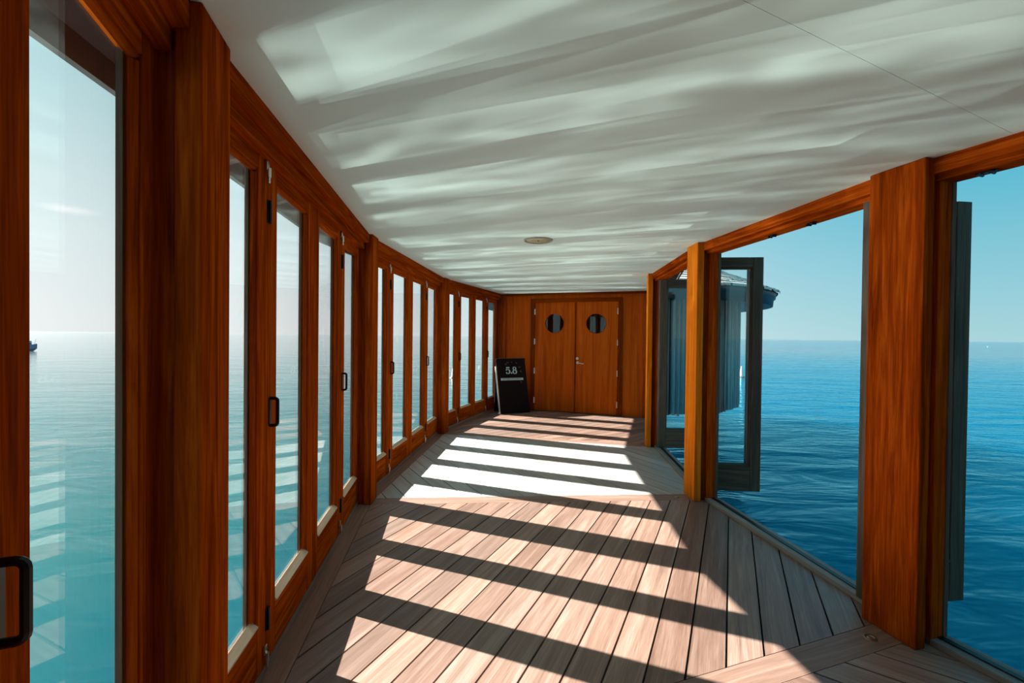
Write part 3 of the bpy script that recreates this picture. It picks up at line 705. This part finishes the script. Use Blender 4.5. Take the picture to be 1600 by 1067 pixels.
while r0 > .5:
    nn = max(10, int(2 * math.pi * r0 / .17)); off = rs.random()
    r_in = r0 - .30
    for k in range(nn):
        j = rs.uniform(-.02, .02); t0 = 2 * math.pi * (k + off) / nn + .0; t1 = 2 * math.pi * (k + off + .95) / nn; up = rs.uniform(.0, .012)
        z_o = hz + 2.545 + (RE - .05 - r0) * SL + .055 + up; z_i = hz + 2.545 + (RE - .05 - r_in) * SL + .008
        vs = []
        for (r_, z_) in ((r0 + j, z_o), (r_in, z_i)):
            for t_ in (t0, t1): vs.append((r_ * math.cos(t_), r_ * math.sin(t_), z_))
        A = [bm.verts.new(v) for v in vs]; B = [bm.verts.new((v[0], v[1], v[2] - .05)) for v in vs[:2]]
        bm.faces.new((A[0], A[1], A[3], A[2])); bm.faces.new((A[0], B[0], B[1], A[1]))
    r0 -= .155; row += 1
sh = link('shingles', mesh_from(bm, 'shingles'), 'shingle', hut); sh['kind'] = 'stuff'
bm = bmesh.new(); add_lathe(bm, [(0, hz - .12), (RW - .02, hz - .12), (RW - .02, hz - .06), (0, hz - .06)], 64); link('hut_floor', mesh_from(bm, 'hut_floor'), 'dark', hut)
for k in range(8):
    a = 2 * math.pi * k / 8; bm = bmesh.new(); add_cyl(bm, (2.2 * math.cos(a), 2.2 * math.sin(a), -2), (2.2 * math.cos(a), 2.2 * math.sin(a), hz - .1), .12, n=12)
    link('pile', mesh_from(bm, 'pile'), 'dark', hut)

# ------------------------------------------------------------------ buoys and boat
def buoy(loc, s, label):
    t = tag(empty('marker_buoy', (loc[0], loc[1], SEA_Z)), label, 'buoy', 'white cone buoys on the sea')
    bm = bmesh.new(); add_lathe(bm, [(0, -.1 * s), (.20 * s, -.06 * s), (.24 * s, .0), (.22 * s, .04 * s), (0, .05 * s)], 20); link('float', mesh_from(bm, 'float', True), 'hull', t)
    bm = bmesh.new(); add_lathe(bm, [(0, .05 * s), (.15 * s, .05 * s), (.13 * s, .12 * s), (.045 * s, .70 * s), (.035 * s, .74 * s), (0, .75 * s)], 20); link('cone', mesh_from(bm, 'cone', True), 'white', t)
def on_sea(px, py):
    d_ = _X * ((px - 800) / FPX) - _Y * ((py - 533.5) / FPX) + _f; k = (SEA_Z - 1.48) / d_.z; return (d_.x * k, d_.y * k)
buoy(on_sea(708.5, 590.5), 1.0, 'small white cone buoy seen through the pane beside the farthest left post')
buoy(on_sea(1158.5, 589), .95, 'small white cone buoy seen through the open leaf beside the hut')
buoy(on_sea(1543, 542.5), .5, 'tiny white buoy far out on the right side of the sea')
buoy(on_sea(1237.5, 537), .6, 'tiny white buoy near the horizon right of the hut')
bt = tag(empty('motorboat', (*on_sea(38, 548), SEA_Z), R(-15)), 'small blue boat at the left edge, half hidden by the nearest stile', 'boat')
bm = bmesh.new(); secs = []
for x, wd, zk, zt in ((-2.2, .75, -.1, .55), (-1, .85, -.15, .55), (.4, .75, -.15, .62), (1.5, .42, -.08, .75), (2.3, .03, .3, .92)):
    secs.append([bm.verts.new(p) for p in ((x, -wd, zt), (x, -wd * .8, zt * .35), (x, 0, zk), (x, wd * .8, zt * .35), (x, wd, zt))])
for a, b in zip(secs, secs[1:]):
    for j in range(4): bm.faces.new((a[j], a[j + 1], b[j + 1], b[j]))
    bm.faces.new((a[4], a[0], b[0], b[4]))
bm.faces.new(secs[0]); link('hull', mesh_from(bm, 'hull'), 'blue', bt)
bm = bmesh.new(); add_box(bm, -.9, .5, -.5, .5, .55, 1.05, .06); add_box(bm, .45, .5, -.45, .45, 1.0, 1.25); link('cabin', mesh_from(bm, 'cabin'), 'blue', bt)
bm = bmesh.new(); add_cyl(bm, (1.9, 0, .85), (2.1, 0, 1.5), .02); add_tube(bm, [(2.2, -.05, .92), (1.6, -.4, 1.15), (.6, -.7, 1.0)], .02); link('rail', mesh_from(bm, 'rail'), 'white', bt)

# ------------------------------------------------------------------ the sea does not shade its own glint
bc = bpy.data.collections.new('glint_blockers'); bc.objects.link(sea)
for glo in GLINTS: glo.light_linking.blocker_collection = bc
for co in bc.collection_objects: co.light_linking.link_state = 'EXCLUDE'
